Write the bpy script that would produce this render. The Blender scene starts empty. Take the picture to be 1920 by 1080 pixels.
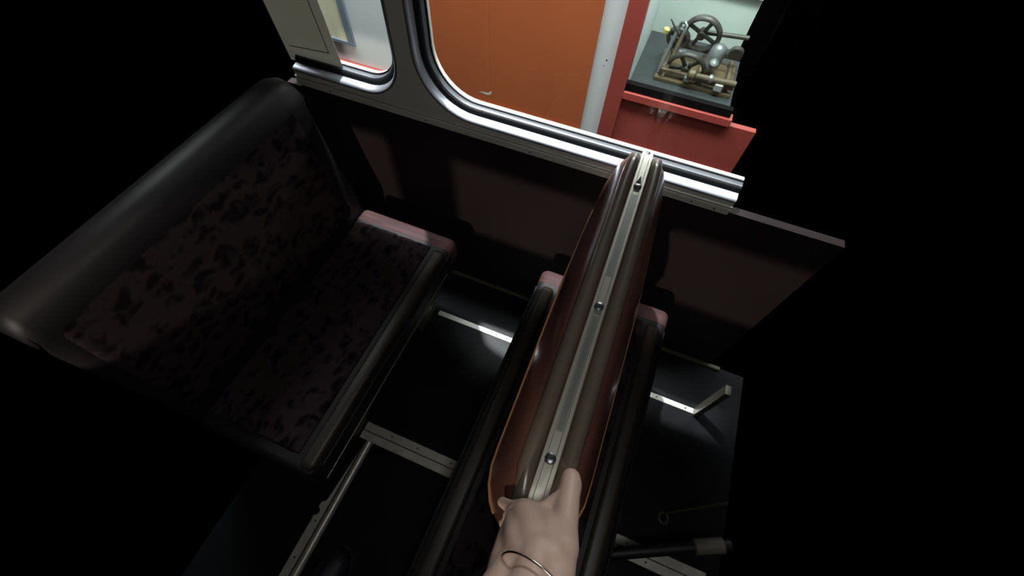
import bpy, bmesh, math, random
from mathutils import Vector, Matrix
from mathutils.geometry import tessellate_polygon
random.seed(4)
PI = math.pi
S = bpy.context.scene
C = S.collection
# ---------------------------------------------------------------- camera
cam = bpy.data.cameras.new('camera'); camo = bpy.data.objects.new('camera', cam); C.objects.link(camo)
cam.sensor_width = 36.0; cam.lens = 805.0 * 36.0 / 1920.0; cam.clip_start = 0.02
R = Matrix(((0.92562479, -0.33849033, 0.16924257), (0.37691788, 0.78446849, -0.49248563), (0.03393616, 0.51964746, 0.85370654)))
M4 = R.to_4x4(); M4.translation = Vector((0, 0, 1.65)); camo.matrix_world = M4
S.camera = camo
# ---------------------------------------------------------------- world, exposure, large lights
w = bpy.data.worlds.new('world'); S.world = w; w.use_nodes = True
w.node_tree.nodes['Background'].inputs[0].default_value = (0.5, 0.55, 0.7, 1)
w.node_tree.nodes['Background'].inputs[1].default_value = 0.0
S.view_settings.view_transform = 'Standard'; S.view_settings.look = 'None'
S.view_settings.gamma = 1.0; S.view_settings.exposure = 0.0; S.view_settings.use_curve_mapping = False

def aim(o, target):
    o.rotation_euler = (Vector(target) - o.location).to_track_quat('-Z', 'Y').to_euler()
def area(name, loc, target, sx, sy, power, col=(1, 1, 1)):
    l = bpy.data.lights.new(name, 'AREA'); l.shape = 'RECTANGLE'; l.size = sx; l.size_y = sy; l.energy = power; l.color = col
    o = bpy.data.objects.new(name, l); C.objects.link(o); o.location = loc; aim(o, target); return o
def spot(name, loc, target, angle, power, radius, col=(1, 1, 1)):
    l = bpy.data.lights.new(name, 'SPOT'); l.energy = power; l.shadow_soft_size = radius; l.spot_size = math.radians(angle); l.spot_blend = 0.12; l.color = col
    o = bpy.data.objects.new(name, l); C.objects.link(o); o.location = loc; aim(o, target); return o
area('hall_strip_light', (-0.8, 1.32, 3.4), (-0.75, 1.95, 0.1), 4.2, 0.5, 250, (0.93, 1.0, 1.0))
spot('hall_spot_lamp', (-1.24, 1.73, 4.7), (-0.3, 0.70, 0.0), 21, 1900, 0.045, (0.95, 0.97, 1.0))
area('far_side_fill', (0.1, -3.3, 2.2), (0, 0.9, 0.7), 4.0, 1.2, 7, (1.0, 0.97, 0.9))  # added dim fill, standing in for hall glow through the far openings
area('overhead_fill', (0.18, -0.12, 2.07), (0.18, -0.12, 0.0), 0.30, 0.30, 3.2, (1.0, 0.97, 0.92))  # invented fill from above, brightens the hand and the metal strip
area('hall_side_fill', (-0.1, 5.2, 3.0), (0, 0.4, 0.95), 1.6, 0.4, 75, (0.97, 1.0, 0.98))  # unseen low fill added to brighten the top of the seat back
spot('far_hall_spot', (-0.55, -6.0, 3.25), (-0.35, 0.92, 0.54), 26, 900, 0.05, (1.0, 0.86, 0.75))

# ---------------------------------------------------------------- materials
def nt(name):
    m = bpy.data.materials.new(name); m.use_nodes = True; t = m.node_tree
    return m, t, t.nodes['Principled BSDF']
def mat(name, col, rough=0.5, metal=0.0, noise=None, bump=0.0, bscale=60, coat=0.0, spec=0.5, var=0.15, stretch=(1, 1, 1)):
    m, t, b = nt(name)
    b.inputs['Roughness'].default_value = rough; b.inputs['Metallic'].default_value = metal
    b.inputs['Coat Weight'].default_value = coat; b.inputs['Coat Roughness'].default_value = 0.15
    b.inputs['Specular IOR Level'].default_value = spec
    tc = t.nodes.new('ShaderNodeTexCoord'); mp = t.nodes.new('ShaderNodeMapping'); mp.inputs['Scale'].default_value = stretch
    t.links.new(tc.outputs['Object'], mp.inputs[0])
    n = t.nodes.new('ShaderNodeTexNoise'); n.inputs['Scale'].default_value = noise or 8; n.inputs['Detail'].default_value = 5
    t.links.new(mp.outputs[0], n.inputs[0])
    r = t.nodes.new('ShaderNodeValToRGB'); r.color_ramp.elements[0].position = 0.3; r.color_ramp.elements[1].position = 0.7
    r.color_ramp.elements[0].color = tuple(c * (1 - var) for c in col) + (1,)
    r.color_ramp.elements[1].color = tuple(min(1, c * (1 + var)) for c in col) + (1,)
    t.links.new(n.outputs[0], r.inputs[0]); t.links.new(r.outputs[0], b.inputs['Base Color'])
    if bump:
        n2 = t.nodes.new('ShaderNodeTexNoise'); n2.inputs['Scale'].default_value = bscale; n2.inputs['Detail'].default_value = 4
        t.links.new(mp.outputs[0], n2.inputs[0])
        bp = t.nodes.new('ShaderNodeBump'); bp.inputs['Strength'].default_value = bump; bp.inputs['Distance'].default_value = 0.004
        t.links.new(n2.outputs[0], bp.inputs['Height']); t.links.new(bp.outputs[0], b.inputs['Normal'])
    return m
M = {}
M['facia'] = mat('grey painted pillar', (0.58, 0.59, 0.53), 0.38, 0.1, bump=0.04, var=0.04, noise=3)
M['bevel'] = mat('satin aluminium', (0.42, 0.44, 0.49), 0.42, 0.85, var=0.04, noise=4)
M['chrome'] = mat('polished window trim', (0.20, 0.21, 0.23), 0.30, 0.95, var=0.05, noise=5)
M['rubber'] = mat('black window rubber', (0.008, 0.009, 0.011), 0.45, var=0.2, spec=0.3)
M['cream'] = mat('cream painted metal', (0.62, 0.62, 0.55), 0.4, var=0.03, noise=3)
M['wall'] = mat('dark maroon wall lining', (0.022, 0.0155, 0.0165), 0.5, var=0.15, noise=2.0, bump=0.05, spec=0.15)
M['floor'] = mat('black lino floor', (0.009, 0.0095, 0.011), 0.34, var=0.25, noise=5, bump=0.06, bscale=120, spec=0.13)
M['alu'] = mat('worn aluminium strip', (0.62, 0.62, 0.58), 0.42, 0.55, var=0.14, noise=30, bump=0.08, bscale=90)
M['aludark'] = mat('dull alloy', (0.32, 0.31, 0.25), 0.42, 0.7, var=0.12, noise=12)
M['postmetal'] = mat('dull olive metal', (0.10, 0.095, 0.07), 0.5, 0.4, var=0.12, noise=12)
M['trimgrey'] = mat('blue grey window trim', (0.085, 0.09, 0.10), 0.4, 0.2, var=0.05, noise=5)
M['seam'] = mat('dark joint', (0.004, 0.004, 0.004), 0.7)
M['screw'] = mat('screw head steel', (0.25, 0.25, 0.22), 0.35, 0.9)
M['strip'] = mat('anodised seat strip', (0.38, 0.38, 0.335), 0.42, 0.6, var=0.06, noise=14, stretch=(1, 0.3, 1))
M['stripgroove'] = mat('seat strip groove', (0.22, 0.235, 0.22), 0.36, 0.6, var=0.12, noise=10, stretch=(1, 0.2, 1))
M['leather'] = mat('maroon leathercloth', (0.095, 0.040, 0.032), 0.32, var=0.16, noise=9, bump=0.12, bscale=70, coat=0.25, stretch=(1, 0.15, 1))
M['leathertop'] = mat('worn brown leathercloth', (0.10, 0.080, 0.062), 0.3, var=0.15, noise=9, bump=0.1, bscale=60, coat=0.3, stretch=(1, 0.15, 1))
M['piping'] = mat('tan piping', (0.34, 0.17, 0.07), 0.4, var=0.1)
M['border'] = mat('lit plum seat border', (0.056, 0.028, 0.028), 0.6, var=0.3, noise=60, bump=0.1, stretch=(0.1, 1, 1), spec=0.15)  # lit tone put into the colour; unlit border sides use the dark skirt colour
M['band'] = mat('olive brown leather band', (0.030, 0.023, 0.018), 0.45, var=0.2, noise=14, bump=0.12, bscale=80, stretch=(1, 0.4, 1))
M['side'] = mat('dark seat skirt', (0.008, 0.006, 0.0075), 0.55, var=0.2)
M['under'] = mat('black painted frame', (0.012, 0.012, 0.014), 0.5)
M['hallwhite'] = mat('white hall wall', (0.67, 0.72, 0.72), 0.6, var=0.02, noise=2)
M['orange'] = mat('orange painted panel', (0.44, 0.115, 0.04), 0.42, var=0.05, noise=3, bump=0.03, stretch=(1, 1, 0.3))
M['red'] = mat('red gloss paint', (0.34, 0.065, 0.05), 0.36, var=0.05, noise=4)
M['redlight'] = mat('bright red paint', (0.42, 0.075, 0.058), 0.36, var=0.04, noise=5)
M['casefloor'] = mat('dark grey case floor', (0.048, 0.054, 0.058), 0.6, var=0.12, noise=6)
M['caseback'] = mat('pale case back', (0.56, 0.63, 0.59), 0.6, var=0.05, noise=5)
M['black'] = mat('black seal', (0.004, 0.004, 0.004), 0.8, spec=0.1)
M['frameblue'] = mat('blue grey frame', (0.17, 0.21, 0.26), 0.45, var=0.06)
M['picture'] = mat('cream picture mount', (0.68, 0.66, 0.46), 0.7, var=0.05, noise=4)
M['paper'] = mat('grey paper', (0.34, 0.34, 0.30), 0.8, var=0.04, noise=5)
M['ink'] = mat('printed line', (0.10, 0.10, 0.09), 0.8)
M['iron'] = mat('oily cast iron', (0.085, 0.08, 0.07), 0.45, 0.4, noise=30, var=0.35, bump=0.2)
M['steel'] = mat('grey machine steel', (0.24, 0.25, 0.26), 0.4, 0.5, noise=25, var=0.25)
M['rust'] = mat('brown rusty iron', (0.16, 0.115, 0.075), 0.6, 0.2, noise=30, var=0.35, bump=0.2)
M['wood'] = mat('brown wooden base', (0.17, 0.115, 0.06), 0.6, noise=12, var=0.25, stretch=(0.2, 3, 3))
M['yellow'] = mat('yellow paint', (0.70, 0.62, 0.20), 0.5)
M['silver'] = mat('silver', (0.85, 0.78, 0.66), 0.18, 1.0, var=0.03)
M['shoe'] = mat('dark navy shoe', (0.012, 0.014, 0.024), 0.5, bump=0.1)
M['handle'] = mat('grey sleeve', (0.17, 0.165, 0.14), 0.5, var=0.08)

# paper lets some of the hall light through
pb = M['paper'].node_tree; trn = pb.nodes.new('ShaderNodeBsdfTranslucent'); trn.inputs[0].default_value = (0.5, 0.5, 0.44, 1)
pmx = pb.nodes.new('ShaderNodeMixShader'); pmx.inputs[0].default_value = 0.4
pout = [q for q in pb.nodes if q.type == 'OUTPUT_MATERIAL'][0]
pb.links.new(pb.nodes['Principled BSDF'].outputs[0], pmx.inputs[1]); pb.links.new(trn.outputs[0], pmx.inputs[2]); pb.links.new(pmx.outputs[0], pout.inputs[0])
# skin
m, t, b = nt('skin'); M['skin'] = m
b.inputs['Roughness'].default_value = 0.5
b.inputs['Subsurface Weight'].default_value = 0.12; b.inputs['Subsurface Radius'].default_value = (0.012, 0.005, 0.003); b.inputs['Subsurface Scale'].default_value = 0.4
tc = t.nodes.new('ShaderNodeTexCoord'); n = t.nodes.new('ShaderNodeTexNoise'); n.inputs['Scale'].default_value = 25; n.inputs['Detail'].default_value = 6
r = t.nodes.new('ShaderNodeValToRGB'); r.color_ramp.elements[0].color = (0.56, 0.37, 0.30, 1); r.color_ramp.elements[1].color = (0.68, 0.49, 0.41, 1)
t.links.new(tc.outputs['Object'], n.inputs[0]); t.links.new(n.outputs[0], r.inputs[0]); t.links.new(r.outputs[0], b.inputs['Base Color'])
n2 = t.nodes.new('ShaderNodeTexNoise'); n2.inputs['Scale'].default_value = 160
bp = t.nodes.new('ShaderNodeBump'); bp.inputs['Strength'].default_value = 0.12; bp.inputs['Distance'].default_value = 0.002
t.links.new(tc.outputs['Object'], n2.inputs[0]); t.links.new(n2.outputs[0], bp.inputs['Height']); t.links.new(bp.outputs[0], b.inputs['Normal'])

# moquette: dark plum pile with a woven leaf pattern
m, t, b = nt('moquette'); M['moquette'] = m
b.inputs['Roughness'].default_value = 0.95; b.inputs['Specular IOR Level'].default_value = 0.1
tc = t.nodes.new('ShaderNodeTexCoord'); mp = t.nodes.new('ShaderNodeMapping'); mp.inputs['Scale'].default_value = (34, 15, 34); mp.inputs['Rotation'].default_value = (0, 0, 0.25)
dn = t.nodes.new('ShaderNodeTexNoise'); dn.inputs['Scale'].default_value = 22; mx = t.nodes.new('ShaderNodeMixRGB'); mx.inputs[0].default_value = 0.07
t.links.new(tc.outputs['Object'], dn.inputs[0]); t.links.new(tc.outputs['Object'], mx.inputs[1]); t.links.new(dn.outputs[1], mx.inputs[2]); t.links.new(mx.outputs[0], mp.inputs[0])
v = t.nodes.new('ShaderNodeTexVoronoi'); v.inputs['Scale'].default_value = 1.0; v.inputs['Randomness'].default_value = 0.45
t.links.new(mp.outputs[0], v.inputs[0])
r = t.nodes.new('ShaderNodeValToRGB'); e = r.color_ramp.elements
e[0].position = 0.28; e[0].color = (0.006, 0.0035, 0.005, 1); e[1].position = 0.55; e[1].color = (0.030, 0.0195, 0.022, 1)
t.links.new(v.outputs[0], r.inputs[0]); t.links.new(r.outputs[0], b.inputs['Base Color'])
n2 = t.nodes.new('ShaderNodeTexNoise'); n2.inputs['Scale'].default_value = 500
bp = t.nodes.new('ShaderNodeBump'); bp.inputs['Strength'].default_value = 0.5; bp.inputs['Distance'].default_value = 0.002
t.links.new(tc.outputs['Object'], n2.inputs[0]); t.links.new(n2.outputs[0], bp.inputs['Height']); t.links.new(bp.outputs[0], b.inputs['Normal'])

# window glass: thin clear pane with a faint gloss
def glassmat(name, k, tint=(0.97, 0.98, 0.98)):
    m = bpy.data.materials.new(name); m.use_nodes = True; t = m.node_tree; t.nodes.clear()
    o = t.nodes.new('ShaderNodeOutputMaterial'); mx = t.nodes.new('ShaderNodeMixShader'); mx.inputs[0].default_value = k
    tr = t.nodes.new('ShaderNodeBsdfTransparent'); tr.inputs[0].default_value = tint + (1,)
    gl = t.nodes.new('ShaderNodeBsdfGlossy'); gl.inputs['Roughness'].default_value = 0.03
    t.links.new(tr.outputs[0], mx.inputs[1]); t.links.new(gl.outputs[0], mx.inputs[2]); t.links.new(mx.outputs[0], o.inputs[0])
    return m
M['glass'] = glassmat('window glass', 0.05)
M['caseglass'] = glassmat('case glass', 0.04, (0.93, 0.97, 0.95))

# ---------------------------------------------------------------- helpers
def tag(o, label=None, cat=None, group=None, kind=None):
    if label: o['label'] = label
    if cat: o['category'] = cat
    if group: o['group'] = group
    if kind: o['kind'] = kind
    return o
def empty(name, loc, label, cat, rz=0, group=None):
    o = bpy.data.objects.new(name, None); C.objects.link(o); o.location = loc; o.rotation_euler = (0, 0, rz); o.empty_display_size = 0.05
    return tag(o, label, cat, group)
def link(name, bm, m, parent=None, smooth=True, bevel=0, seg=2, loc=None, angle=40):
    bmesh.ops.recalc_face_normals(bm, faces=bm.faces)
    me = bpy.data.meshes.new(name); bm.to_mesh(me); bm.free(); me.materials.append(M[m] if isinstance(m, str) else m)
    o = bpy.data.objects.new(name, me); C.objects.link(o)
    if loc: o.location = loc
    if parent: o.parent = parent
    if bevel:
        md = o.modifiers.new('bevel', 'BEVEL'); md.width = bevel; md.segments = seg; md.limit_method = 'ANGLE'; md.angle_limit = math.radians(35)
    if smooth:
        for p in me.polygons: p.use_smooth = True
        if hasattr(me, 'set_sharp_from_angle'): me.set_sharp_from_angle(angle=math.radians(angle))
    return o
def box(bm, x0, x1, y0, y1, z0, z1, mx=None):
    r = bmesh.ops.create_cube(bm, size=1.0)
    T = Matrix.Translation(((x0 + x1) / 2, (y0 + y1) / 2, (z0 + z1) / 2)) @ Matrix.Diagonal((x1 - x0, y1 - y0, z1 - z0, 1))
    if mx: T = mx @ T
    bmesh.ops.transform(bm, matrix=T, verts=r['verts'])
def B(name, x0, x1, y0, y1, z0, z1, m, parent=None, bevel=0.0, **k):
    bm = bmesh.new(); box(bm, x0, x1, y0, y1, z0, z1); return link(name, bm, m, parent, bevel=bevel, **k)
def loft(rings, bm=None, closed=True, caps=True):
    bm = bm or bmesh.new(); vs = [[bm.verts.new(p) for p in r] for r in rings]
    n = len(vs[0])
    for a, b_ in zip(vs, vs[1:]):
        for i in range(n if closed else n - 1):
            j = (i + 1) % n; bm.faces.new((a[i], a[j], b_[j], b_[i]))
    if caps and closed: bm.faces.new(vs[0][::-1]); bm.faces.new(vs[-1])
    return bm
def frame_at(d):
    d = d.normalized(); u = d.cross(Vector((0, 0, 1)))
    if u.length < 1e-3: u = Vector((1, 0, 0))
    u.normalize(); return u, d.cross(u).normalized()
def tube(pts, rad, seg=12, bm=None):
    pts = [Vector(p) for p in pts]; rad = rad if isinstance(rad, (list, tuple)) else [rad] * len(pts); rings = []
    for i, p in enumerate(pts):
        d = pts[min(i + 1, len(pts) - 1)] - pts[max(i - 1, 0)]; u, v_ = frame_at(d)
        rings.append([p + (u * math.cos(2 * PI * k / seg) + v_ * math.sin(2 * PI * k / seg)) * rad[i] for k in range(seg)])
    return loft(rings, bm)
def lathe(prof, centre, axis, seg=32, bm=None):
    """prof: (radius, along) pairs"""
    c = Vector(centre); d = Vector(axis).normalized(); u, v_ = frame_at(d)
    return loft([[c + d * h + (u * math.cos(2 * PI * k / seg) + v_ * math.sin(2 * PI * k / seg)) * max(r_, 1e-5) for k in range(seg)] for r_, h in prof], bm, caps=True)
def ringshape(R0, r0, centre, axis, seg=40, sub=10, bm=None, sx=1.0):
    bm = bm or bmesh.new(); c = Vector(centre); d = Vector(axis).normalized(); u, v_ = frame_at(d); rows = []
    for k in range(seg):
        a = 2 * PI * k / seg; o = u * math.cos(a) + v_ * math.sin(a)
        rows.append([bm.verts.new(c + o * (R0 + r0 * math.cos(2 * PI * j / sub)) + d * (r0 * sx * math.sin(2 * PI * j / sub))) for j in range(sub)])
    for k in range(seg):
        for j in range(sub):
            bm.faces.new((rows[k][j], rows[(k + 1) % seg][j], rows[(k + 1) % seg][(j + 1) % sub], rows[k][(j + 1) % sub]))
    return bm

# ================================================================ THE SETTING
XL, XR = -1.075, 0.268          # the stretch of body side that the photograph shows
tag(B('floor', -0.88, 0.70, -1.3, 0.93, -0.05, 0.0, 'floor'), kind='structure')
bm = bmesh.new(); box(bm, -1.13, XL, 0.93, 0.955, 0.0, 0.79); box(bm, XL, 0.56, 0.93, 0.955, 0.0, 0.806)
tag(link('wall_window_side', bm, 'wall', smooth=False), kind='structure')
tag(B('wall_far_side_mask', -1.6, 1.6, -1.36, -1.32, 0.0, 1.29, 'wall'), kind='structure')  # unseen wall, raised to narrow the openings and shape the far spot's beam
bm = bmesh.new(); box(bm, -1.6, 1.6, -1.36, -1.32, 1.53, 2.1)
for x0, x1 in ((-1.6, -1.3), (-0.715, -0.55), (0.62, 0.80)): box(bm, x0, x1, -1.36, -1.32, 1.291, 1.529)  # openings sized so the beam throws its patches on the window wall
tag(link('wall_far_side_mask_upper', bm, 'wall'), kind='structure')
tag(B('ceiling', -1.6, 1.6, -1.36, 0.99, 2.1, 2.14, 'cream'), kind='structure')
bm = bmesh.new(); box(bm, -1.6, XL - 0.001, 0.93, 0.985, 1.56, 2.099); box(bm, XR + 0.001, 1.6, 0.93, 0.985, 1.56, 2.099)  # unseen upper body ends, added to keep hall light off the floor
tag(link('wall_window_upper_blocker', bm, 'cream', smooth=False), kind='structure')
tag(B('trim_1', XL, 0.60, 0.912, 0.93, 0.0, 0.018, 'postmetal', bevel=0.004), kind='structure')

def path(side, xe, xs, zb, zt, r, inset, y, n=10):
    """open rounded outline of a window opening: starts at the open end, along the bottom, round the closed side, back along the top"""
    zb += inset; zt -= inset; r = max(r - inset, 0.01)
    pts = [(xe, y, zb)]
    if side == 'left':
        xs += inset
        for k in range(n + 1): a = k / n * PI / 2; pts.append((xs + r - r * math.sin(a), y, zb + r - r * math.cos(a)))
        for k in range(n + 1): a = k / n * PI / 2; pts.append((xs + r - r * math.cos(a), y, zt - r + r * math.sin(a)))
    else:
        xs -= inset
        for k in range(n + 1): a = k / n * PI / 2; pts.append((xs - r + r * math.sin(a), y, zb + r - r * math.cos(a)))
        for k in range(n + 1): a = k / n * PI / 2; pts.append((xs - r + r * math.cos(a), y, zt - r + r * math.sin(a)))
    pts.append((xe, y, zt)); return pts
W2 = ('left', XR, -0.632, 0.850, 1.56, 0.165)
W1 = ('right', XL, -0.690, 0.850, 1.56, 0.125)
ZT = 2.1
def poly(bm, pts):
    """one concave outline filled with triangles"""
    vs = [bm.verts.new(p) for p in pts]
    for t3 in tessellate_polygon([[Vector(p) for p in pts]]):
        try: bm.faces.new([vs[i] for i in t3])
        except ValueError: pass
def skin(y, inset):
    p2 = path(*W2, inset, y); p1 = path(*W1, inset, y)
    return [(XL, y, 0.806), (XR, y, 0.806)] + p2 + [(XR, y, ZT), (XL, y, ZT)] + p1[::-1]
bm = bmesh.new(); poly(bm, skin(0.925, 0.0))
box(bm, XL, XR, 0.9251, 0.96, 0.806, 0.812)
tag(link('wall_window_surround', bm, 'facia', smooth=False), kind='structure')
bm = bmesh.new(); poly(bm, skin(0.985, 0.03))
tag(link('wall_outer_skin', bm, 'cream', smooth=False), kind='structure')
# half round bead and lower lip of the sill facia
tag(link('trim_2', tube([(XL, 0.9245, 0.829), (XR, 0.9245, 0.829)], 0.0038, 10), 'alu'), kind='structure')
bm = bmesh.new(); box(bm, XL, XR, 0.9195, 0.926, 0.803, 0.825)
lip = tag(link('trim_3', bm, 'facia', bevel=0.002), kind='structure')
bm = bmesh.new()
for x in (-0.95, -0.62, -0.29, 0.17, 0.23): lathe([(0.0028, 0), (0.0028, 0.0012)], (x, 0.9197, 0.814), (0, -1, 0), 10, bm)
link('screw', bm, 'screw', lip)

def ring(name, W, prof, m, parent):
    bm = loft([path(*W, i, y) for i, y in prof], closed=False, caps=False)
    return link(name, bm, m, parent, angle=60)
def window(name, W, xs, lab):
    r_ = bpy.data.objects.new(name, None); C.objects.link(r_); r_.location = (0, 0, 0); r_['kind'] = 'structure'
    ring('window_frame', W, [(-0.004, 0.9248), (-0.003, 0.9225), (0.001, 0.9218), (0.0045, 0.924), (0.0075, 0.930), (0.0095, 0.940), (0.0105, 0.949)], 'bevel', r_)
    ring('rubber_seal', W, [(0.0104, 0.946), (0.0150, 0.9465), (0.022, 0.948), (0.0255, 0.951), (0.0265, 0.954)], 'rubber', r_)
    ring('inner_trim', W, [(0.0255, 0.953), (0.0275, 0.9525), (0.029, 0.955), (0.0295, 0.964), (0.0290, 0.968)], 'trimgrey', r_)
    ring('glazing_seal', W, [(0.0290, 0.967), (0.0335, 0.9675), (0.0345, 0.970), (0.0305, 0.973)], 'rubber', r_)
    ring('outer_trim', W, [(0.030, 0.972), (0.033, 0.974), (0.0335, 0.980), (0.032, 0.985), (0.028, 0.987)], 'cream', r_)
    p = path(*W, 0.0295, 0.966)
    bm = bmesh.new(); poly(bm, p); link('pane', bm, 'glass', r_, smooth=False)
    return r_
window('window_1', W1, None, None)
window('window_2', W2, None, None)

# paper notice on the first pane
n = empty('paper_notice', (-1.0, 0.958, 1.06), 'grey paper notice with thin ruled border hanging against the left window', 'notice')
mx = Matrix.Rotation(-0.085, 4, 'Y')
bm = bmesh.new(); box(bm, -0.12, 0.077, -0.001, 0.001, -0.195, 0.3, mx); link('sheet', bm, 'paper', n)
bm = bmesh.new()
box(bm, -0.10, 0.046, -0.0016, -0.001, -0.150, -0.1475, mx); box(bm, 0.0435, 0.046, -0.0016, -0.001, -0.150, 0.28, mx)
link('ruled_border', bm, 'ink', n)

# floor trims
def strip(name, x0, x1, y0, y1, along, gap=None, screws=(), notch=None, z1=0.0035, m='alu'):
    bm = bmesh.new()
    if gap:
        if along == 'x': box(bm, x0, x1, y0, gap - 0.0012, 0.0, z1); box(bm, x0, x1, gap + 0.0012, y1, 0.0, z1)
        else: box(bm, x0, gap - 0.0012, y0, y1, 0.0, z1); box(bm, gap + 0.0012, x1, y0, y1, 0.0, z1)
    else: box(bm, x0, x1, y0, y1, 0, z1)
    o = tag(link(name, bm, m, bevel=0.001), kind='structure')
    if gap:
        bm = bmesh.new()
        if along == 'x': box(bm, x0, x1, gap - 0.001, gap + 0.001, 0.0, 0.0012)
        else: box(bm, gap - 0.001, gap + 0.001, y0, y1, 0, 0.0012)
        link('joint', bm, 'seam', o)
    if screws:
        bm = bmesh.new()
        for sx_, sy_ in screws: lathe([(0.0030, 0), (0.0030, z1 + 0.0004), (0.0018, z1 + 0.0002)], (sx_, sy_, 0), (0, 0, 1), 12, bm)
        link('screw', bm, 'seam', o)
    return o
strip('trim_4', -0.57, 0.532, 0.700, 0.722, 'x', screws=[(-0.30, 0.711), (-0.255, 0.711), (-0.225, 0.711), (0.385, 0.711), (0.50, 0.711)])
strip('trim_5', -0.60, 0.66, 0.136, 0.197, 'x', gap=0.166, screws=[(-0.385, 0.182), (-0.25, 0.182), (0.40, 0.18), (0.47, 0.152), (-0.49, 0.182)])
# lengthwise strip with the finger notch of the floor trap
bm = bmesh.new()
vs = [(-0.601, -0.095), (-0.601, -0.112)]
for k in range(9): a = k / 8 * PI; vs.append((-0.601 + 0.012 * math.sin(a), -0.124 + 0.012 * math.cos(a)))
vs += [(-0.601, -0.136), (-0.601, -0.7), (-0.5735, -0.7), (-0.5735, 0.10), (-0.587, -0.085)]
f_ = bm.faces.new([bm.verts.new((x, y, 0)) for x, y in vs]); ex = bmesh.ops.extrude_face_region(bm, geom=[f_])
bmesh.ops.translate(bm, verts=[v_ for v_ in ex['geom'] if isinstance(v_, bmesh.types.BMVert)], vec=(0, 0, 0.0035))
t6 = tag(link('trim_6', bm, 'alu', smooth=False), kind='structure')
bm = bmesh.new()
for y in (-0.150, -0.262, -0.4): lathe([(0.003, 0), (0.003, 0.0039), (0.0018, 0.0037)], (-0.586, y, 0), (0, 0, 1), 12, bm)
link('screw', bm, 'seam', t6)
bm = tube([(-0.556, -0.7, 0.001), (-0.556, 0.135, 0.001)], 0.0135, 14)
tag(link('trim_7', bm, 'alu'), kind='structure')

# ================================================================ SEATS
def rrect(xc, zc, hx, hz, r, y, n=5):
    pts = []
    for (sx, sz, a0) in ((1, 1, 0), (-1, 1, PI / 2), (-1, -1, PI), (1, -1, 1.5 * PI)):
        for k in range(n + 1):
            a = a0 + k / n * PI / 2; pts.append((xc + sx * (hx - r) + r * math.cos(a), y, zc + sz * (hz - r) + r * math.sin(a)))
    return pts
def block(x0, x1, y0, y1, z0, z1, r, bm=None, er=None, n=5):
    """soft edged bar along y with rounded ends"""
    er = er or r; xc, zc = (x0 + x1) / 2, (z0 + z1) / 2; hx, hz = (x1 - x0) / 2, (z1 - z0) / 2; rings = []
    for k in range(n + 1):
        a = k / n * PI / 2; q = er * (1 - math.sin(a)); rings.append(rrect(xc, zc, hx - q, hz - q, max(r - q, 0.002), y0 + er * (1 - math.cos(a))))
    for k in range(n + 1):
        a = (1 - k / n) * PI / 2; q = er * (1 - math.sin(a)); rings.append(rrect(xc, zc, hx - q, hz - q, max(r - q, 0.002), y1 - er * (1 - math.cos(a))))
    return loft(rings, bm)
def cushion(root, x0, x1, y0, y1, zt, fl, fr):
    """border body with front bands and a moquette panel let into the top"""
    link('cushion', block(x0, x1, y0, y1 - 0.030, zt - 0.115, zt - 0.004, 0.028, er=0.022), 'side', root)
    link('lit_end_border', block(x0 - 0.001, x1 + 0.001, y1 - 0.062, y1, zt - 0.113, zt - 0.002, 0.028, er=0.016), 'border', root)  # same border leather, colour lightened where the lamp falls on the wall end
    xa = x0 + (0.064 if fl else 0.006); xb = x1 - ((0.064 if fl else 0.052) if fr else 0.012)
    # moquette: gently domed panel
    bm = bmesh.new(); nx, ny = 20, 30; g = []
    for i in range(nx + 1):
        row = []
        for j in range(ny + 1):
            u, v_ = i / nx, j / ny; X = xa + (xb - xa) * u; Y = y0 + 0.02 + (y1 - 0.04 - y0 - 0.02) * v_
            d = min(min(u, 1 - u) * (xb - xa), min(v_, 1 - v_) * (y1 - y0 - 0.06)); h = 0.016 * (1 - math.exp(-d / 0.02))
            Z = zt - 0.008 + h if 0 < i < nx and 0 < j < ny else zt - 0.03
            if j == ny - 1: Y -= 0.006 * random.random()
            row.append(bm.verts.new((X, Y, Z)))
        g.append(row)
    for i in range(nx):
        for j in range(ny): bm.faces.new((g[i][j], g[i + 1][j], g[i + 1][j + 1], g[i][j + 1]))
    link('moquette_panel', bm, 'moquette', root)
    for flag, s in ((fl, 1), (fr, -1)):
        if flag:
            e0 = x0 if s == 1 else x1
            o1 = 0.020 if (fl and fr) else 0.008
            bb = block(min(e0 + s * o1, e0 + s * (o1 + 0.044)), max(e0 + s * o1, e0 + s * (o1 + 0.044)), y0 + 0.015, y1 - 0.065, zt - 0.04, zt + 0.006, 0.014, er=0.02)
            link('edge_band', bb, 'band', root)
        # dark skirt and thin bright edging below the cushion
    link('seat_frame', block(x0 + 0.03, x1 - 0.03, y0 + 0.02, y1 - 0.005, zt - 0.17, zt - 0.112, 0.008, er=0.008), 'under', root)

# ---- the seat whose reversible back the hand holds
s = empty('tram_seat', (0.05, 0.38, 0), 'centre seat with maroon padded back and a silver strip along its top edge', 'seat')
def sub(o):      # keep world coordinates while parenting to the seat's empty
    o.matrix_parent_inverse = Matrix.Translation(-o.parent.location); return o
cushion(s, -0.170, 0.266, -0.19, 0.812, 0.452, True, True)
link('pedestal', block(-0.06, 0.15, 0.10, 0.60, 0.0, 0.285, 0.02, er=0.02), 'under', s)
# side edges of the seat below the border: dark skirts
for x0_, x1_ in ((-0.172, -0.160), (0.256, 0.268)):
    link('skirt', block(x0_, x1_, -0.17, 0.745, 0.335, 0.432, 0.005, er=0.005), 'side', s)

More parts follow.
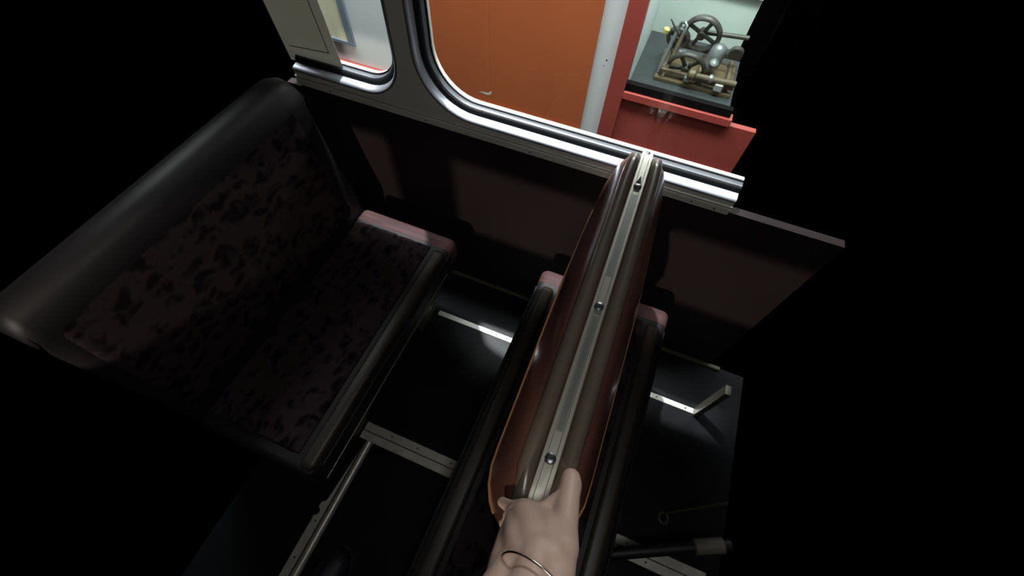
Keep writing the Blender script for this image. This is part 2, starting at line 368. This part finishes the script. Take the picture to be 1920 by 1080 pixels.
# back: two padded shells either side of the metal strip; the section sweeps along y
def lerp(a, b_, t_): return a + (b_ - a) * t_
def xc_at(y): return lerp(0.034, 0.018, (y - 0.0) / 0.89)      # the back stands a hair out of square
def near_end(y): return max(0.10, math.sqrt(max(0, 1 - (1 - min(max(y - 0.031, 0), 0.11) / 0.11) ** 2)))
def shell(side):
    rings = []; ys = [0.895, 0.888, 0.876, 0.858, 0.83, 0.79, 0.70, 0.58, 0.45, 0.32, 0.22, 0.16, 0.12, 0.09, 0.065, 0.048, 0.038, 0.032]
    for y in ys:
        # end rounding at the window end and the aisle end
        e_ = min(1.0, max(0.30, math.sqrt(max(0, 1 - (1 - min(0.898 - y, 0.04) / 0.04) ** 2))), near_end(y))
        drop = 0.030 * (1 - min(1, max(0, (0.898 - y) / 0.05))) ** 2 + 0.05 * (1 - min(1, max(0, (y - 0.03) / 0.06))) ** 2
        swell = 1.0 - 0.15 * max(0, (y - 0.55) / 0.345) ** 1.3
        wd = 0.078 * e_ * swell; xc = xc_at(y) + side * 0.012; top = 0.953 - drop; bot = 0.50
        prof = [(0.0, top - 0.003), (0.10, top), (0.26, top - 0.001), (0.42, top - 0.008), (0.56, top - 0.021), (0.68, top - 0.042), (0.80, top - 0.07), (0.92, top - 0.105), (1.0, top - 0.15),
                (1.0, top - 0.20), (0.9, top - 0.27), (0.72, top - 0.34), (0.5, bot + 0.03), (0.2, bot), (0.0, bot)]
        rings.append([(xc + side * wd * a, y, z) for a, z in prof])
    return loft(rings)
for sd in (-1, 1):
    o = link('back_pad', shell(sd), 'leather', s, angle=75)
    # worn brown rolled edge beside the strip
    pts = []
    for y in [0.882, 0.86, 0.83, 0.78, 0.65, 0.5, 0.35, 0.2, 0.12, 0.08, 0.06, 0.045]:
        drop = 0.030 * (1 - min(1, max(0, (0.898 - y) / 0.05))) ** 2 + 0.05 * (1 - min(1, max(0, (y - 0.03) / 0.06))) ** 2
        pts.append((xc_at(y) + sd * (0.030 if y < 0.8 else lerp(0.030, 0.024, (y - 0.8) / 0.09)) * (1 if y > 0.1 else 0.75), y, 0.9475 - drop))
    link('rolled_edge', tube(pts, [0.009] + [0.0145] * (len(pts) - 2) + [0.01], 14), 'leathertop', o)
    pp = []
    for y in [0.86, 0.80, 0.7, 0.55, 0.4, 0.25, 0.16, 0.12, 0.09, 0.065, 0.05]:
        sw = 1.0 - 0.15 * max(0, (y - 0.55) / 0.345) ** 1.3
        pp.append((xc_at(y) + sd * (0.012 + 0.0780 * sw * near_end(y) * min(1, (0.9 - y) / 0.05)), y, 0.790))
    link('piping', tube(pp, 0.0042, 8), 'piping', o)
# metal strip: raised edges and a shallow channel, domed far end
rings = []
for y, hw, dz in [(0.893, 0.002, -0.024), (0.892, 0.006, -0.016), (0.888, 0.0095, -0.008), (0.880, 0.0125, -0.002), (0.868, 0.0138, 0.0), (0.7, 0.0138, 0.0), (0.4, 0.0136, 0), (0.1, 0.0145, 0), (0.06, 0.0145, -0.001), (0.04, 0.0145, -0.012)]:
    xc = xc_at(y); z = 0.9585 + dz; ch = 0.0 if y > 0.80 else 0.0022
    rings.append([(xc - hw, y, z - 0.012), (xc - hw, y, z - 0.001), (xc - hw + 0.001, y, z), (xc - hw * 0.52, y, z + 0.0003), (xc - hw * 0.44, y, z + 0.0003 - ch), (xc + hw * 0.44, y, z + 0.0003 - ch), (xc + hw * 0.52, y, z + 0.0003),
                  (xc + hw - 0.001, y, z), (xc + hw, y, z - 0.001), (xc + hw, y, z - 0.012)])
st = link('metal_strip', loft(rings), 'strip', s, angle=30)
bm = bmesh.new()
for y0_, y1_ in ((0.805, 0.500), (0.405, 0.185)):
    a = [(xc_at(y0_) - 0.0052, y0_, 0.9570), (xc_at(y0_) + 0.0052, y0_, 0.9570)]; b2 = [(xc_at(y1_) - 0.0052, y1_, 0.9570), (xc_at(y1_) + 0.0052, y1_, 0.9570)]
    bm.faces.new([bm.verts.new(q) for q in (a[0], a[1], b2[1], b2[0])])
link('channel', bm, 'stripgroove', st, smooth=False)
def knob(y):
    xc = xc_at(y); k = link('screw', lathe([(0.0085, -0.001), (0.0090, 0.0008), (0.0085, 0.0022), (0.0060, 0.0034), (0.0030, 0.0038), (0.0001, 0.0038)], (xc, y, 0.9585), (0, 0, 1), 20), 'chrome', st)
    bm = bmesh.new(); box(bm, -0.0062, 0.0062, -0.0010, 0.0010, 0, 0.0006, Matrix.Translation((xc, y, 0.9620)) @ Matrix.Rotation(0.3, 4, 'Z')); link('slot', bm, 'seam', k)
for y in (0.755, 0.426, 0.140): knob(y)
link('screw', lathe([(0.0052, 0), (0.005, 0.002), (0.0028, 0.0034), (0.0001, 0.0036)], (xc_at(0.874), 0.874, 0.9575), (0, 0.1, 1), 16), 'chrome', st)
link('notch', loft([[(xc_at(0.785) - 0.0052, 0.770, z), (xc_at(0.785) + 0.0052, 0.770, z), (xc_at(0.785) + 0.001, 0.792, z)] for z in (0.9575, 0.9592)]), 'seam', st, smooth=False)
for ch in s.children: sub(ch)

# ---- seat on the left
s = empty('tram_seat', (-0.7, 0.38, 0), 'left seat with patterned dark plum moquette cushion and fixed upright back', 'seat')
cushion(s, -0.866, -0.492, -0.04, 0.800, 0.452, False, True)
link('skirt', block(-0.505, -0.490, 0.0, 0.75, 0.335, 0.43, 0.005, er=0.005), 'side', s)
link('edging', tube([(-0.486, -0.02, 0.372), (-0.486, 0.70, 0.372)], 0.0012, 8), 'aludark', s)
link('pedestal', block(-0.82, -0.605, 0.05, 0.72, 0.0, 0.285, 0.01, er=0.01), 'under', s)
link('foot_plate', block(-0.606, -0.592, 0.60, 0.74, 0.0, 0.26, 0.004, er=0.004), 'aludark', s)
# back with rounded shoulder
rings = []
for y, q in [(-0.03, 0.05), (-0.02, 0.02), (0.0, 0.0), (0.4, 0.0), (0.74, 0.0), (0.78, 0.004), (0.80, 0.016), (0.812, 0.04)]:
    t_ = 0.93 - q; rings.append([(-0.869, y, 0.26), (-0.869 - q * 0.6, y, 0.46), (-0.900 - q * 0.6, y, 0.62), (-0.925 - q * 0.5, y, 0.76), (-0.937 - q * 0.4, y, t_ - 0.07), (-0.948, y, t_ - 0.025), (-0.968, y, t_ - 0.004), (-1.0, y, t_), (-1.03, y, t_ - 0.01), (-1.045, y, t_ - 0.05), (-1.045, y, 0.26)])
bk = link('back_frame', loft(rings), 'side', s, angle=70)
rings = []
for y in (0.0, 0.02, 0.4, 0.70, 0.735, 0.75):
    o_ = 0.0 if y in (0.0, 0.75) else 0.010
    rings.append([(-0.880 + o_, y, 0.475), (-0.873 + o_, y, 0.50), (-0.901 + o_, y, 0.62), (-0.926 + o_, y, 0.76), (-0.938 + o_ * 0.8, y, 0.84), (-0.945, y, 0.875), (-0.96, y, 0.86), (-0.96, y, 0.475)])
link('back_panel', loft(rings), 'moquette', s, angle=70)
for ch in s.children: sub(ch)

# ---- frame of the next seat, at the right edge
s = empty('seat_frame', (0.55, 0.5, 0), 'metal post, ring bracket and bars of the next seat at right edge of the floor', 'seat frame')
link('post', block(0.532, 0.552, 0.692, 0.728, 0.0, 0.275, 0.003, er=0.003), 'postmetal', s)
bmr = ringshape(0.017, 0.0045, (0.495, 0.300, 0.012), (0.15, 0.1, 1), 28, 10)
link('ring_bracket', bmr, 'postmetal', s)
link('upper_bar', tube([(0.495, 0.315, 0.018), (0.55, 0.345, 0.13), (0.60, 0.372, 0.235)], 0.0042, 10), 'postmetal', s)
link('lower_bar', tube([(0.300, 0.108, 0.205), (0.40, 0.158, 0.215), (0.53, 0.222, 0.23), (0.62, 0.262, 0.24)], 0.0165, 14), 'under', s)
link('sleeve', tube([(0.526, 0.2205, 0.2295), (0.529, 0.222, 0.2298), (0.60, 0.2545, 0.238)], [0.016, 0.0215, 0.0215], 18), 'handle', s)
link('end_cap', lathe([(0.001, -0.004), (0.013, -0.002), (0.015, 0.004), (0.013, 0.008)], (0.303, 0.094, 0.19), (-0.8, -0.5, 0.2), 18), 'alu', s)
for ch in s.children: sub(ch)

# ================================================================ OUTSIDE THE WINDOW
YW = 2.0
tag(B('floor_hall', -2.3, 0.5, 1.6, 2.9, -0.42, -0.35, 'casefloor'), kind='structure')
bm = bmesh.new(); box(bm, -2.25, -0.25, YW, YW + 0.06, -0.35, 1.2); tag(link('wall_hall', bm, 'hallwhite'), kind='structure')
tag(B('baseboard_hall', -2.25, -1.42, YW - 0.022, YW - 0.001, -0.35, 0.108, 'redlight', bevel=0.003), kind='structure')
# orange panel
o = empty('wall_panel', (-0.85, YW, 0.09), 'large orange painted panel outside the window with a chipped lower edge', 'panel')
pn = B('panel_board', -1.38, -0.885, YW - 0.016, YW - 0.001, -0.35, 1.18, 'orange', o, bevel=0.001)
pn2 = B('panel_board', -0.8847, -0.352, YW - 0.016, YW - 0.001, -0.35, 1.18, 'orange', o, bevel=0.001)
bm = bmesh.new(); box(bm, -1.38, -0.352, YW - 0.03, YW - 0.016, 0.085, 0.104); link('lower_flange', bm, 'orange', o, bevel=0.003)
bm = bmesh.new()
ch_ = [(0, 0), (0.018, 0.001), (0.05, -0.004), (0.072, 0.004), (0.08, 0.02), (0.074, 0.028), (0.068, 0.02), (0.058, 0.012), (0.03, 0.010), (0.01, 0.006)]
f_ = bm.faces.new([bm.verts.new((-0.955 + a, YW - 0.0165, 0.155 + b_)) for a, b_ in ch_])
link('paint_chip', bm, 'cream', o, smooth=False)
for c_ in o.children: sub(c_)
bm = bmesh.new(); lathe([(0.004, 0), (0.003, 0.001)], (-0.292, YW - 0.0002, 0.500), (0, -1, 0), 8, bm); lathe([(0.003, 0), (0.002, 0.001)], (-0.300, YW - 0.0002, 0.470), (0, -1, 0), 8, bm)
hm = link('paint_speck', bm, 'black', bpy.data.objects['wall_hall'])
# framed picture
o = empty('picture_frame', (-1.95, YW, 0.2), 'blue grey framed cream picture on the white wall behind the left window', 'picture')
bm = bmesh.new(); box(bm, -2.2, -1.742, YW - 0.02, YW - 0.002, 0.218, 0.238); box(bm, -1.780, -1.742, YW - 0.02, YW - 0.002, 0.238, 0.95); box(bm, -2.2, -2.17, YW - 0.02, YW - 0.002, 0.238, 0.95); box(bm, -2.2, -1.742, YW - 0.02, YW - 0.002, 0.951, 0.98)
link('frame', bm, 'frameblue', o, bevel=0.002)
B('mount', -2.17, -1.78, YW - 0.010, YW - 0.004, 0.238, 0.95, 'picture', o)
for c_ in o.children: sub(c_)
# display case
o = empty('display_case', (0.1, YW, -0.35), 'red painted display case with glass front and dark grey shelf', 'display case')
B('post', -0.252, -0.172, YW - 0.03, YW + 0.02, -0.35, 1.25, 'red', o, bevel=0.002)
B('sill_rail', -0.172, 0.345, YW - 0.032, YW + 0.02, 0.352, 0.391, 'redlight', o, bevel=0.003)
B('lower_panel', -0.172, 0.47, YW - 0.012, YW + 0.02, -0.35, 0.350, 'red', o)
B('lower_ledge', -0.172, 0.475, YW - 0.026, YW - 0.0125, 0.04, 0.101, 'redlight', o, bevel=0.003)
B('black_seal', -0.172, 0.330, YW - 0.020, YW + 0.012, 0.392, 0.430, 'black', o, bevel=0.001)
B('glass', -0.172, 0.330, YW + 0.0125, YW + 0.0155, 0.425, 1.25, 'caseglass', o)
B('shelf', -0.172, 0.330, YW + 0.0205, 2.64, 0.33, 0.36, 'casefloor', o)
B('side_board', -0.192, -0.1725, YW + 0.0205, 2.64, 0.3, 1.25, 'hallwhite', o)
B('back_board', -0.192, 0.31, 2.641, 2.66, 0.3, 1.25, 'caseback', o)
bm = bmesh.new(); box(bm, -0.05, 0.31, 2.615, 2.64, 0.62, 0.645); link('back_batten', bm, 'hallwhite', o, bevel=0.003)
for c_ in o.children: sub(c_)
cl = bpy.data.lights.new('case_lamp', 'AREA'); cl.shape = 'RECTANGLE'; cl.size = 0.4; cl.size_y = 0.4; cl.energy = 6.5; cl.color = (0.92, 1, 0.97)
clo = bpy.data.objects.new('case_lamp', cl); C.objects.link(clo); clo.location = (0.1, 2.3, 1.2); clo.rotation_euler = (0, 0, 0)

# machine in the case
o = empty('model_machine', (0.13, 2.35, 0.36), 'small oily iron machine with spoked flywheels on a wooden base inside the display case', 'machine')
B('wooden_base', -0.065, 0.315, 2.18, 2.46, 0.36, 0.378, 'wood', o, bevel=0.003)
def spoked(R0, r0, c, ax, n, m='iron', name='flywheel', hub=0.02):
    bm = ringshape(R0, r0, c, ax, 48, 12, sx=1.5); cc = Vector(c); d = Vector(ax).normalized(); u, v_ = frame_at(d)
    lathe([(hub, -0.022), (hub, 0.022)], c, ax, 20, bm)
    for k in range(n):
        a = 2 * PI * k / n + 0.4; e1 = cc + (u * math.cos(a) + v_ * math.sin(a)) * R0
        tube([cc, cc.lerp(e1, 0.5), e1], [0.012, 0.009, 0.010], 10, bm)
    return link(name, bm, m, o)
spoked(0.082, 0.012, (0.085, 2.36, 0.535), (0.12, 1, 0.25), 4)
spoked(0.050, 0.010, (-0.018, 2.37, 0.487), (0.12, 1, 0.25), 4, hub=0.015)
spoked(0.086, 0.010, (0.068, 2.235, 0.425), (0.0, 1, 0.35), 5)
# bed frame rails
for y, z, m_ in ((2.205, 0.405, 'rust'), (2.43, 0.43, 'iron')):
    B('side_rail', -0.045, 0.315, y - 0.010, y + 0.010, z - 0.012, z + 0.012, m_, o, bevel=0.003)
for x in (-0.035, 0.14, 0.28):
    B('cross_member', x - 0.009, x + 0.009, 2.215, 2.42, 0.40, 0.42, 'rust', o, bevel=0.003)
for x, y in ((-0.035, 2.205), (0.15, 2.205), (0.28, 2.205), (-0.035, 2.43), (0.28, 2.43)):
    link('foot', lathe([(0.016, 0.378), (0.012, 0.385), (0.010, 0.40)], (x, y, 0), (0, 0, 1), 16), 'iron', o)
link('shaft', tube([(0.11, 2.17, 0.435), (0.315, 2.19, 0.432)], 0.014, 16), 'rust', o)
link('shaft_hub', lathe([(0.012, -0.02), (0.022, -0.014), (0.024, 0.01), (0.014, 0.02)], (0.105, 2.17, 0.438), (1, 0.1, 0), 18), 'rust', o)
link('collar', lathe([(0.019, -0.008), (0.021, 0), (0.019, 0.008)], (0.195, 2.18, 0.434), (1, 0.1, 0), 18), 'steel', o)
link('top_shaft', tube([(0.085, 2.38, 0.535), (0.30, 2.40, 0.545)], 0.011, 14), 'iron', o)
# upright lever frame at the left
link('upright', tube([(-0.028, 2.19, 0.378), (-0.012, 2.24, 0.45), (0.0, 2.27, 0.56)], [0.008, 0.010, 0.009], 12), 'rust', o)
link('upright', tube([(-0.055, 2.22, 0.378), (-0.045, 2.27, 0.46), (-0.030, 2.30, 0.565)], [0.008, 0.010, 0.009], 12), 'steel', o)
link('yoke', tube([(-0.030, 2.30, 0.565), (-0.026, 2.30, 0.59), (-0.010, 2.29, 0.60), (0.004, 2.28, 0.59), (0.002, 2.27, 0.56)], 0.0075, 10), 'steel', o)
link('lever', tube([(-0.02, 2.29, 0.545), (-0.055, 2.29, 0.575), (-0.078, 2.29, 0.60)], [0.006, 0.0045, 0.003], 10), 'iron', o)
link('oil_cup', lathe([(0.008, -0.014), (0.016, -0.006), (0.016, 0.010), (0.008, 0.016)], (-0.085, 2.33, 0.525), (0.2, 0, 1), 18), 'yellow', o)
link('cylinder_casting', lathe([(0.030, -0.055), (0.038, -0.05), (0.040, 0.0), (0.036, 0.04), (0.026, 0.055), (0.012, 0.06)], (0.185, 2.33, 0.462), (0.15, 0.2, 1), 24), 'steel', o)
link('valve', lathe([(0.016, -0.02), (0.021, -0.01), (0.021, 0.012), (0.010, 0.02)], (0.185, 2.245, 0.470), (0, -0.5, 1), 18), 'steel', o)
link('gear', lathe([(0.030, -0.012), (0.034, -0.008), (0.034, 0.008), (0.030, 0.012)], (0.27, 2.34, 0.495), (0, 1, 0.2), 22), 'iron', o)
link('bearing_cap', block(0.005, 0.045, 2.285, 2.315, 0.445, 0.47, 0.006, er=0.005), 'steel', o)
link('bearing_cap', block(0.075, 0.105, 2.165, 2.20, 0.395, 0.42, 0.006, er=0.005), 'steel', o)
link('oil_box', block(0.225, 0.265, 2.16, 2.19, 0.39, 0.425, 0.006, er=0.005), 'alu', o)
for c_ in o.children: sub(c_)

# ================================================================ PERSON: left hand and forearm
def capsule(bm, a, b_, ra, rb, flat=None):
    """tapered chain of overlapping spheres, fused afterwards by a voxel remesh; flat=(axis, factor) squashes"""
    a, b_ = Vector(a), Vector(b_); L = (b_ - a).length; n = max(2, int(L / (min(ra, rb) * 0.30)) + 1)
    for i in range(n + 1):
        t_ = i / n; p = a.lerp(b_, t_); r_ = ra + (rb - ra) * t_
        Mx = Matrix.Translation(p)
        if flat: Mx = Mx @ flat[0] @ Matrix.Diagonal((flat[1], flat[2], flat[3], 1))
        bmesh.ops.create_icosphere(bm, subdivisions=2, radius=r_, matrix=Mx)
def chain(bm, pts, **k):
    for (p, r0), (q, r1) in zip(pts, pts[1:]): capsule(bm, p, q, r0, r1, **k)
bm = bmesh.new()
# forearm and wrist
chain(bm, [((0.0480, 0.0150, 1.0680), 0.0225), ((0.0475, -0.0080, 1.0840), 0.0255), ((0.0450, -0.0350, 1.1010), 0.0280), ((0.0330, -0.120, 1.135), 0.031), ((0.012, -0.30, 1.18), 0.040)])
chain(bm, [((0.0230, -0.0060, 1.0600), 0.0190), ((0.0200, -0.0230, 1.0770), 0.0212), ((0.0150, -0.0450, 1.1000), 0.0235), ((0.005, -0.14, 1.13), 0.028)])
chain(bm, [((0.0740, 0.0260, 1.0560), 0.0200), ((0.0755, 0.0050, 1.0740), 0.0200), ((0.0710, -0.0250, 1.1000), 0.0220), ((0.055, -0.13, 1.13), 0.027)])
# back of the hand: four metacarpals fanning to the knuckles
mcp = {'index': (0.0380, 0.0560, 1.0060), 'middle': (0.0200, 0.0500, 1.0080), 'ring': (0.0120, 0.0370, 1.0030), 'little': (0.0130, 0.0240, 0.9960)}
chain(bm, [((0.0640, 0.0150, 1.0700), 0.0218), ((0.0550, 0.0410, 1.0400), 0.0215), (mcp['index'], 0.0168)])
chain(bm, [((0.0430, 0.0640, 1.0020), 0.0130), ((0.0530, 0.0790, 1.0000), 0.0125), ((0.0640, 0.0930, 0.9980), 0.0130)])
chain(bm, [((0.0480, 0.0060, 1.0750), 0.0222), ((0.0350, 0.0300, 1.0450), 0.0215), (mcp['middle'], 0.0182)])
chain(bm, [((0.0340, -0.0030, 1.0700), 0.0216), ((0.0210, 0.0210, 1.0370), 0.0205), (mcp['ring'], 0.0160)])
chain(bm, [((0.0240, -0.0080, 1.0600), 0.0183), ((0.0170, 0.0130, 1.0250), 0.0170), (mcp['little'], 0.0145)])
# thumb: ball and two bones, leaving the side of the palm
chain(bm, [((0.0750, 0.0310, 1.0560), 0.0200), ((0.0720, 0.0540, 1.0310), 0.0186), ((0.0700, 0.0800, 1.0110), 0.0175), ((0.0690, 0.0970, 1.0010), 0.0162), ((0.0680, 0.1110, 0.9920), 0.0172), ((0.0660, 0.1210, 0.9870), 0.0150)])
chain(bm, [((0.0530, 0.0570, 1.0080), 0.0150), ((0.0660, 0.0780, 1.0020), 0.0138)])
chain(bm, [((0.0100, 0.0230, 1.0030), 0.0150), ((0.0120, -0.0020, 1.0370), 0.0165), ((0.0150, -0.0230, 1.0700), 0.0175)])
# fingers bend down over the left edge of the seat back
chain(bm, [(mcp['index'], 0.0160), ((0.0190, 0.0600, 0.9900), 0.0138), ((0.002, 0.056, 0.960), 0.0105), ((-0.014, 0.060, 0.930), 0.0088)])
chain(bm, [(mcp['middle'], 0.0150), ((0.0035, 0.0450, 0.9830), 0.0110), ((0.003, 0.038, 0.952), 0.0094), ((-0.002, 0.036, 0.925), 0.0084)])
chain(bm, [(mcp['ring'], 0.0140), ((0.0120, 0.0260, 0.9740), 0.0100), ((0.010, 0.022, 0.945), 0.0090), ((0.004, 0.022, 0.920), 0.0080)])
chain(bm, [(mcp['little'], 0.0125), ((0.0150, 0.0130, 0.9700), 0.0090), ((0.013, 0.008, 0.942), 0.0080), ((0.008, 0.004, 0.920), 0.0070)])
hand = link('person', bm, 'skin', angle=180)
tag(hand, "person's left hand and bare forearm gripping the top of the seat back", 'person')
md = hand.modifiers.new('fuse', 'REMESH'); md.mode = 'VOXEL'; md.voxel_size = 0.0022; md.use_smooth_shade = True
md = hand.modifiers.new('soften', 'SMOOTH'); md.factor = 0.6; md.iterations = 28
# thumb nail
bm = bmesh.new(); bmesh.ops.create_uvsphere(bm, u_segments=16, v_segments=8, radius=1.0, matrix=Matrix.Translation((0.0735, 0.1210, 0.9935)) @ Matrix.Rotation(0.1, 4, 'Z') @ Matrix.Rotation(-0.5, 4, 'X') @ Matrix.Rotation(0.55, 4, 'Y') @ Matrix.Diagonal((0.0075, 0.0095, 0.0016, 1)))
link('thumb_nail', bm, 'skin', hand)
bm = ringshape(0.0445, 0.0015, (0, 0, 0), (0, 1, 0), 64, 10)
br = link('bangle', bm, 'silver', hand); br.matrix_world = Matrix.Translation((0.055, -0.015, 1.084)) @ Matrix.Rotation(-0.30, 4, 'Z') @ Matrix.Rotation(-0.5, 4, 'X') @ Matrix.Diagonal((1.04, 1, 0.80, 1))
br['label'] = 'thin silver bangle on the wrist'

# shoe of the person, at the lower left
o = empty('shoe', (-0.45, -0.3, 0), 'dark shoe toe on the black floor beside the lengthwise metal strip', 'shoe', rz=0.0)
rings = []
for y, hw, h in [(-0.178, 0.006, 0.030), (-0.182, 0.022, 0.042), (-0.195, 0.036, 0.052), (-0.22, 0.046, 0.060), (-0.26, 0.051, 0.068), (-0.32, 0.048, 0.085), (-0.38, 0.042, 0.10), (-0.44, 0.040, 0.105), (-0.455, 0.03, 0.09)]:
    rings.append([(-0.447 + hw * math.cos(a), y, 0.014 + (h - 0.014) * max(0, math.sin(a)) ** 0.8) for a in [PI * k / 12 for k in range(13)]])
link('upper', loft(rings), 'shoe', o, angle=80)
rings = []
for y, hw in [(-0.172, 0.006), (-0.178, 0.025), (-0.193, 0.040), (-0.22, 0.050), (-0.26, 0.055), (-0.32, 0.050), (-0.38, 0.043), (-0.44, 0.042), (-0.458, 0.03)]:
    rings.append([(-0.447 - hw, y, 0.0), (-0.447 + hw, y, 0.0), (-0.447 + hw, y, 0.016), (-0.447 - hw, y, 0.016)])
link('sole', loft(rings), 'rubber', o)
for c_ in o.children: sub(c_)
